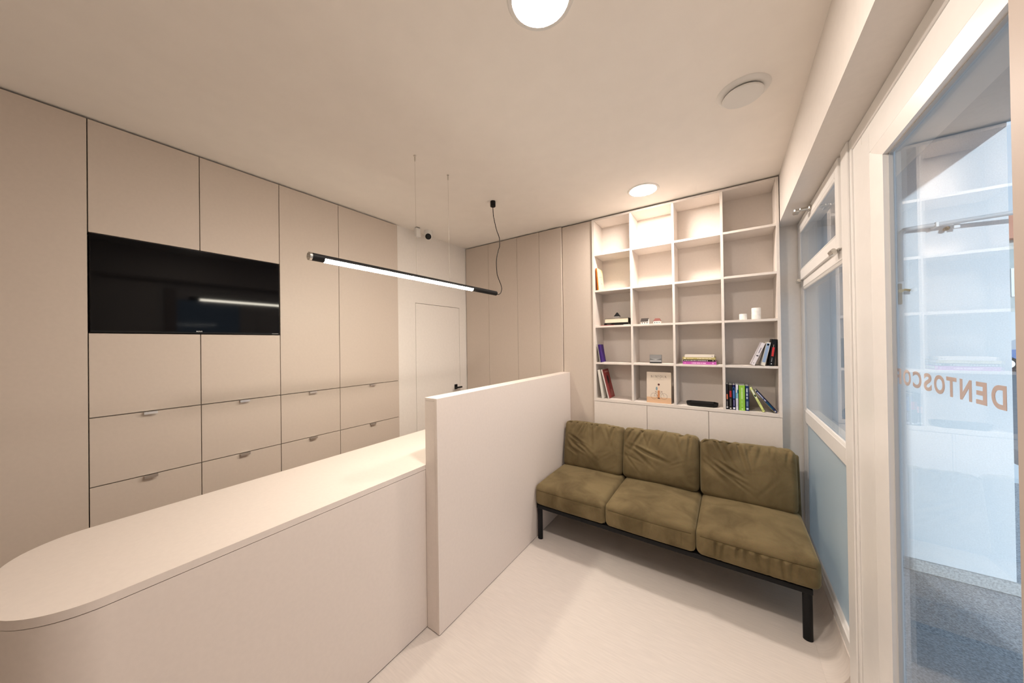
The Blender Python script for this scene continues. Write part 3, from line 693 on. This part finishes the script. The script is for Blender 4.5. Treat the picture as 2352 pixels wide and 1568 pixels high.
MB().flat([(-.0985, -.0003, 0), (.0985, -.0003, 0), (.0985, -.0003, .049), (-.0985, -.0003, .049)]).build('ground_print', cmat(220, 182, 148), kb, local=True)
def glyph(ch, x, z, w_, h_):
    t, s_ = w_*.17, w_*.06
    V = lambda px: [(x+w_*px, z, x+w_*px, z+h_, t), (x+w_*(px-.17), z, x+w_*(px+.17), z, s_*1.6), (x+w_*(px-.17), z+h_, x+w_*(px+.17), z+h_, s_*1.6)]
    if ch == 'K': return V(.18)+[(x+w_*.2, z+h_*.42, x+w_*.9, z+h_, s_*1.3), (x+w_*.42, z+h_*.58, x+w_*.95, z, t)]
    if ch == 'I': return V(.5)
    if ch == 'N': return [(x+w_*.15, z, x+w_*.15, z+h_, s_*1.4), (x+w_*.15, z+h_, x+w_*.85, z, t), (x+w_*.85, z, x+w_*.85, z+h_, s_*1.4), (x, z, x+w_*.3, z, s_*1.5), (x, z+h_, x+w_*.25, z+h_, s_*1.5), (x+w_*.7, z+h_, x+w_, z+h_, s_*1.5)]
    if ch == 'F': return V(.25)+[(x+w_*.25, z+h_, x+w_*.9, z+h_, s_*1.8), (x+w_*.25, z+h_*.52, x+w_*.7, z+h_*.52, s_*1.6), (x+w_*.9, z+h_, x+w_*.9, z+h_*.8, s_*1.5), (x+w_*.7, z+h_*.43, x+w_*.7, z+h_*.62, s_*1.5)]
    if ch == 'L': return V(.25)+[(x+w_*.25, z, x+w_*.9, z, s_*1.8), (x+w_*.9, z, x+w_*.9, z+h_*.22, s_*1.5)]
    if ch == 'O':
        return [(x+w_*.5+w_*.46*math.cos(2*math.pi*i/20), z+h_*.5+h_*.5*math.sin(2*math.pi*i/20), x+w_*.5+w_*.46*math.cos(2*math.pi*(i+1)/20), z+h_*.5+h_*.5*math.sin(2*math.pi*(i+1)/20), t*.55+t*.4*abs(math.cos(2*math.pi*(i+.5)/20))) for i in range(20)]
segs = []
for ch, x0, wd_ in (('K', -.0630, .0160), ('I', -.0430, .0080), ('N', -.0280, .0155), ('F', -.0080, .0112), ('O', .0085, .0170), ('L', .0315, .0110), ('K', .0480, .0160)):
    segs += glyph(ch, x0, .2200, wd_, .0185)
sk(segs, cmat(120, 108, 100), 'title_lettering')
sk([(-.016, .213, .018, .213, .0016)], cmat(165, 150, 140), 'subtitle_print'); sk([(-.040, .203, -.008, .203, .0010), (0, .203, .042, .203, .0010)], cmat(185, 172, 160), 'subtitle_print')
sk(circ(-.0385, .0590, .0255, .0016)+circ(.0420, .0590, .0255, .0016), cmat(110, 96, 92), 'wheel_print')
sk([(-.0385, .059, -.022, .092, .0016), (-.022, .092, .022, .092, .0016), (-.0385, .059, -.010, .060, .0014), (-.010, .060, .022, .088, .0016), (.042, .059, .024, .100, .0018), (.014, .102, .030, .100, .0030), (-.030, .098, -.016, .097, .0040), (-.022, .092, -.010, .060, .0014)], cmat(120, 92, 86), 'bicycle_print')
MB().flat([(-.0095, -.0007, .044), (.0075, -.0007, .044), (.0085, -.0007, .108), (-.0085, -.0007, .108)]).build('trousers_print', cmat(205, 140, 95), kb, local=True)
MB().flat([(-.0075, -.0007, .108), (.0075, -.0007, .108), (.0060, -.0007, .150), (-.0020, -.0007, .150)]).build('shirt_print', cmat(236, 205, 180), kb, local=True)
b = MB(); b.flat([(.0005+.0085*math.cos(2*math.pi*i/14), -.0008, .160+.0090*math.sin(2*math.pi*i/14)) for i in range(14)]); b.build('head_print', cmat(95, 52, 50), kb, local=True)
b = MB(); b.flat([(-.0165+.0075*math.cos(2*math.pi*i/14), -.0006, .124+.0160*math.sin(2*math.pi*i/14)) for i in range(14)]); b.build('backpack_print', cmat(130, 155, 165), kb, local=True)
MB().flat([(-.0100, -.0008, .038), (.0100, -.0008, .036), (.0090, -.0008, .045), (-.0090, -.0008, .046)]).build('shoes_print', cmat(60, 36, 34), kb, local=True)
# black tray
b = MB(); cx_, cy_ = -.183, 3.056; n_ = 8
def octo(g, z): return [b.bm.verts.new((cx_+sx*(x-g), cy_+sy*(y-g*.8), z)) for sx, sy, x, y in ((1, -1, .113, .016), (1, 1, .113, .016), (1, 1, .086, .046), (-1, 1, .086, .046), (-1, 1, .113, .016), (-1, -1, .113, .016), (-1, -1, .086, .046), (1, -1, .086, .046))]
rings = [octo(.008, S5+.0005), octo(.001, S5+.012), octo(0, S5+.034), octo(.004, S5+.034), octo(.008, S5+.008)]
for A, B in zip(rings, rings[1:]):
    for i in range(n_): b.bm.faces.new((A[i], A[(i+1) % n_], B[(i+1) % n_], B[i]))
b.bm.faces.new(rings[0][::-1]); b.bm.faces.new(rings[-1])
bmesh.ops.bevel(b.bm, geom=list(b.bm.edges), offset=.0015, segments=2, profile=.5, affect='EDGES')
tag(b.build('tray', mat('black tray', (.006, .006, .006), .45, .25), smooth=True), 'long black tray with tapered ends on the bottom shelf', 'tray')
GB = 'upright books on the bottom shelf'
upright('dark book with a small orange spine patch against the compartment side', -.0180, S5, .0160, .197, .14, cmat(42, 42, 50), prints=[('spine_print', (.2, .75, .40, .60), cmat(226, 130, 100)), ('spine_print', (.3, .6, .12, .32), cmat(140, 138, 135)), ('spine_print', (.15, .8, .06, .11), cmat(232, 230, 232))], group=GB)
upright('black book with a red title, second in the upright row', -.0012, S5, .0240, .192, .14, cmat(40, 37, 38), prints=[('spine_print', (.25, .80, .50, .76), cmat(176, 46, 52)), ('spine_print', (.35, .65, .14, .44), cmat(95, 95, 92)), ('spine_print', (.30, .72, .03, .075), cmat(236, 236, 236))], group=GB)
upright('navy and blue book, third in the upright row', .0238, S5, .0180, .193, .135, cmat(38, 36, 88), prints=[('spine_print', (.1, .9, .46, .90), cmat(64, 110, 175)), ('spine_print', (.3, .7, .78, .88), cmat(205, 215, 235)), ('spine_print', (.42, .60, .16, .40), cmat(185, 185, 215)), ('spine_print', (.12, .9, .03, .10), cmat(226, 228, 240))], group=GB)
upright('white book with teal marks left of the lime book', .0426, S5, .0195, .196, .135, cmat(222, 224, 238), prints=[('spine_print', (.15, .75, .46, .68), cmat(120, 185, 205)), ('spine_print', (.60, .95, .66, .80), cmat(40, 110, 150)), ('spine_print', (.35, .6, .14, .40), cmat(190, 192, 215))], group=GB)
upright('thick lime green book in the upright row', .0630, S5, .0410, .192, .135, cmat(150, 205, 75), prints=dots(.38, .62, .45, .92, 12, 'v', cmat(205, 235, 165))+dots(.40, .58, .14, .40, 5, 'v', cmat(180, 222, 125))+[('spine_print', (.40, .65, .04, .08), cmat(220, 245, 190))], group=GB)
upright('dark blue book right of the lime book', .1046, S5, .0225, .190, .135, cmat(36, 58, 110), prints=dots(.25, .65, .48, .92, 6, 'v', cmat(195, 205, 220))+[('spine_print', (.25, .75, .18, .38), cmat(110, 130, 165)), ('spine_print', (.22, .80, .05, .12), cmat(205, 218, 240))], group=GB)
upright('pale yellow book leaning left on the dark blue book', .2060, S5, .0190, .192, .13, cmat(226, 236, 150), -24, prints=[('spine_print', (.30, .75, .55, .90), cmat(228, 230, 222)), ('spine_print', (.25, .75, .62, .70), cmat(70, 150, 195)), ('spine_print', (.40, .60, .28, .44), cmat(180, 185, 130)), ('spine_print', (.40, .60, .06, .09), cmat(80, 84, 60))])
upright('navy book sloping left at the far right end of the bottom shelf', .2795, S5, .0170, .190, .13, cmat(38, 48, 92), -38, prints=[('spine_print', (0, .10, .0, 1), cmat(190, 178, 120))]+dots(.35, .75, .52, .95, 7, 'v', cmat(190, 195, 225))+[('spine_print', (.15, .85, .16, .48), cmat(26, 74, 110)), ('spine_print', (.3, .75, .03, .08), cmat(200, 200, 205))])

# ------------------------------------------------------------------ outside
struct(MB().box(.56, 3.4, -4, 6, -.14, -.004).build('exterior_floor', M['granite']), 'blue-grey granite paving outside the door', 'paving')
struct(MB().box(3.4, 60, -40, 90, -.24, -.03).build('street_ground', noise_mat(mat('asphalt', (.22, .23, .25), .9, .2), 12, .15)), 'street surface beyond the entrance', 'street')
struct(MB().box(.545, 1.467, 3.40, 3.60, -.14, 3.4).build('exterior_wall', M['ext']), 'white rough-cast outer wall seen through the glass door', 'wall')
struct(MB().box(.56, 1.90, .10, .30, -.14, 3.4).build('exterior_wall', M['ext']), 'unseen near wall of the entrance recess, added to block the sun', 'wall')  # unseen wall, placed and sized to keep the low sun out of the room
struct(MB().box(.75, 1.50, .30, 3.40, 2.95, 3.12).box(.56, .75, .30, 3.40, ZS+.02, 3.12).build('exterior_ceiling', M['extceil']), 'grey soffit of the entrance recess outside', 'canopy')
struct(MB().box(.56, 1.480, 3.378, 3.3995, -.003, .074, .003).build('exterior_baseboard', M['granite2']), 'speckled granite skirting along the outer wall', 'skirting')
pp = thing('conduit_pipe', (1.2, 3.37, 2.35), 'grey pipe running along the outer wall seen through the door glass', 'pipe')
path = [(1.008, 3.375, 2.0), (1.008, 3.375, 2.25), (1.008, 3.375, 2.30), (1.012, 3.374, 2.332), (1.024, 3.372, 2.350), (1.05, 3.368, 2.357), (1.25, 3.33, 2.355), (1.60, 3.27, 2.352)]
MB().tube(smooth_path(path, 4), .014, 12).build('pipe', mat('pale grey pipe', (.60, .62, .64), .4), pp, smooth='all')
for x, y, z in ((1.16, 3.345, 2.355),):
    MB().box(x-.008, x+.008, y-.016, 3.3995, z-.017, z+.017, .003).build('clip', M['whitepl'], pp)
hk = thing('wall_hook', (1.235, 3.39, 2.335), 'small brown knob with a white tag on the outer wall below the pipe', 'hook')
MB().lathe([(.0, -.05), (.012, -.045), (.014, -.03), (.010, -.012), (.006, 0)], (1.210, 3.399, 2.325), 16, 'y').build('knob', mat('bronze', (.18, .13, .07), .4, .5, .8), hk, smooth=True)
MB().box(1.236, 1.262, 3.352, 3.354, 2.318, 2.345, .0005).build('tag', cmat(240, 240, 240), hk)
MB().tube([(1.212, 3.36, 2.332), (1.230, 3.354, 2.336), (1.242, 3.353, 2.338)], .002, 6).build('wire', M['steel'], hk)
lk = thing('gate_latch', (1.0, 3.37, 1.9), 'brass latch with a white tag on the outer wall', 'latch')
MB().box(.990, 1.012, 3.366, 3.3995, 1.840, 1.985, .004).build('plate', mat('bronze plate', (.30, .23, .15), .4, .5, .8), lk)
MB().tube([(1.0, 3.362, 1.932), (1.02, 3.350, 1.938), (1.042, 3.345, 1.930)], .008, 10).lathe([(.012, -.012), (.012, .012)], (1.0, 3.358, 1.932), 16, 'y').build('lever', M['brass'], lk, smooth=True)
MB().box(1.044, 1.072, 3.343, 3.345, 1.922, 1.944, .0005).build('tag', cmat(245, 245, 245), lk)
# across the street
hb = thing('street_building', (14, 31, 0), 'pale building with a red tiled roof far across the street', 'building')
MB().box(9, 24, 29, 36, 0, 6.7).build('wall', noise_mat(mat('grey green render', (.52, .56, .54), .9, .2), 3, .05), hb)
MB().prism([(28.4, 6.7), (36.6, 6.7), (32.5, 9.0)], 'x', 8.4, 24.6).build('roof', noise_mat(mat('red tiles', (.55, .22, .14), .8, .2), 20, .15, 0, (1, 6, 1)), hb)
MB().box(9, 24, 28.95, 29.0, 0, 2.9).build('plinth', mat('white render', (.80, .80, .78), .9, .2), hb)
for x in (10.2, 12.4, 14.6, 16.8):
    f_ = MB().box(x, x+1.1, 28.93, 29.0, 3.7, 5.2).build('window', M['pvc'], hb)
    MB().box(x+.1, x+1.0, 28.90, 28.94, 3.8, 5.1).build('pane', mat('dark pane', (.05, .06, .08), .1), f_)
cr = thing('car', (11.9, 26.0, 0), 'blue parked car far down the street', 'car')
prof = [(9.9, .28), (9.85, .75), (10.1, .92), (10.9, 1.0), (11.6, 1.45), (13.0, 1.47), (13.8, 1.0), (14.1, .9), (14.1, .3)]
MB().prism(prof, 'y', 25.2, 26.9).build('body', mat('blue car paint', (.12, .20, .42), .25, .5, .3, coat=1), cr, smooth=True)
MB().prism([(11.05, 1.02), (11.66, 1.40), (12.95, 1.42), (13.55, 1.02)], 'y', 25.19, 26.91).build('window_glass', mat('car glass', (.10, .13, .18), .05), cr)
for x in (10.65, 13.25):
    for y in (25.18, 26.72):
        wl = MB().lathe([(.20, y), (.32, y), (.33, y+.03), (.33, y+.17), (.32, y+.20), (.20, y+.20)], (x, 0, .33), 28, 'y').build('wheel', mat('tyre', (.02, .02, .02), .8), cr, smooth=True)
        MB().lathe([(.20, y-.005), (.20, y+.19)], (x, 0, .33), 20, 'y').build('rim', M['alu'], wl, smooth=True)
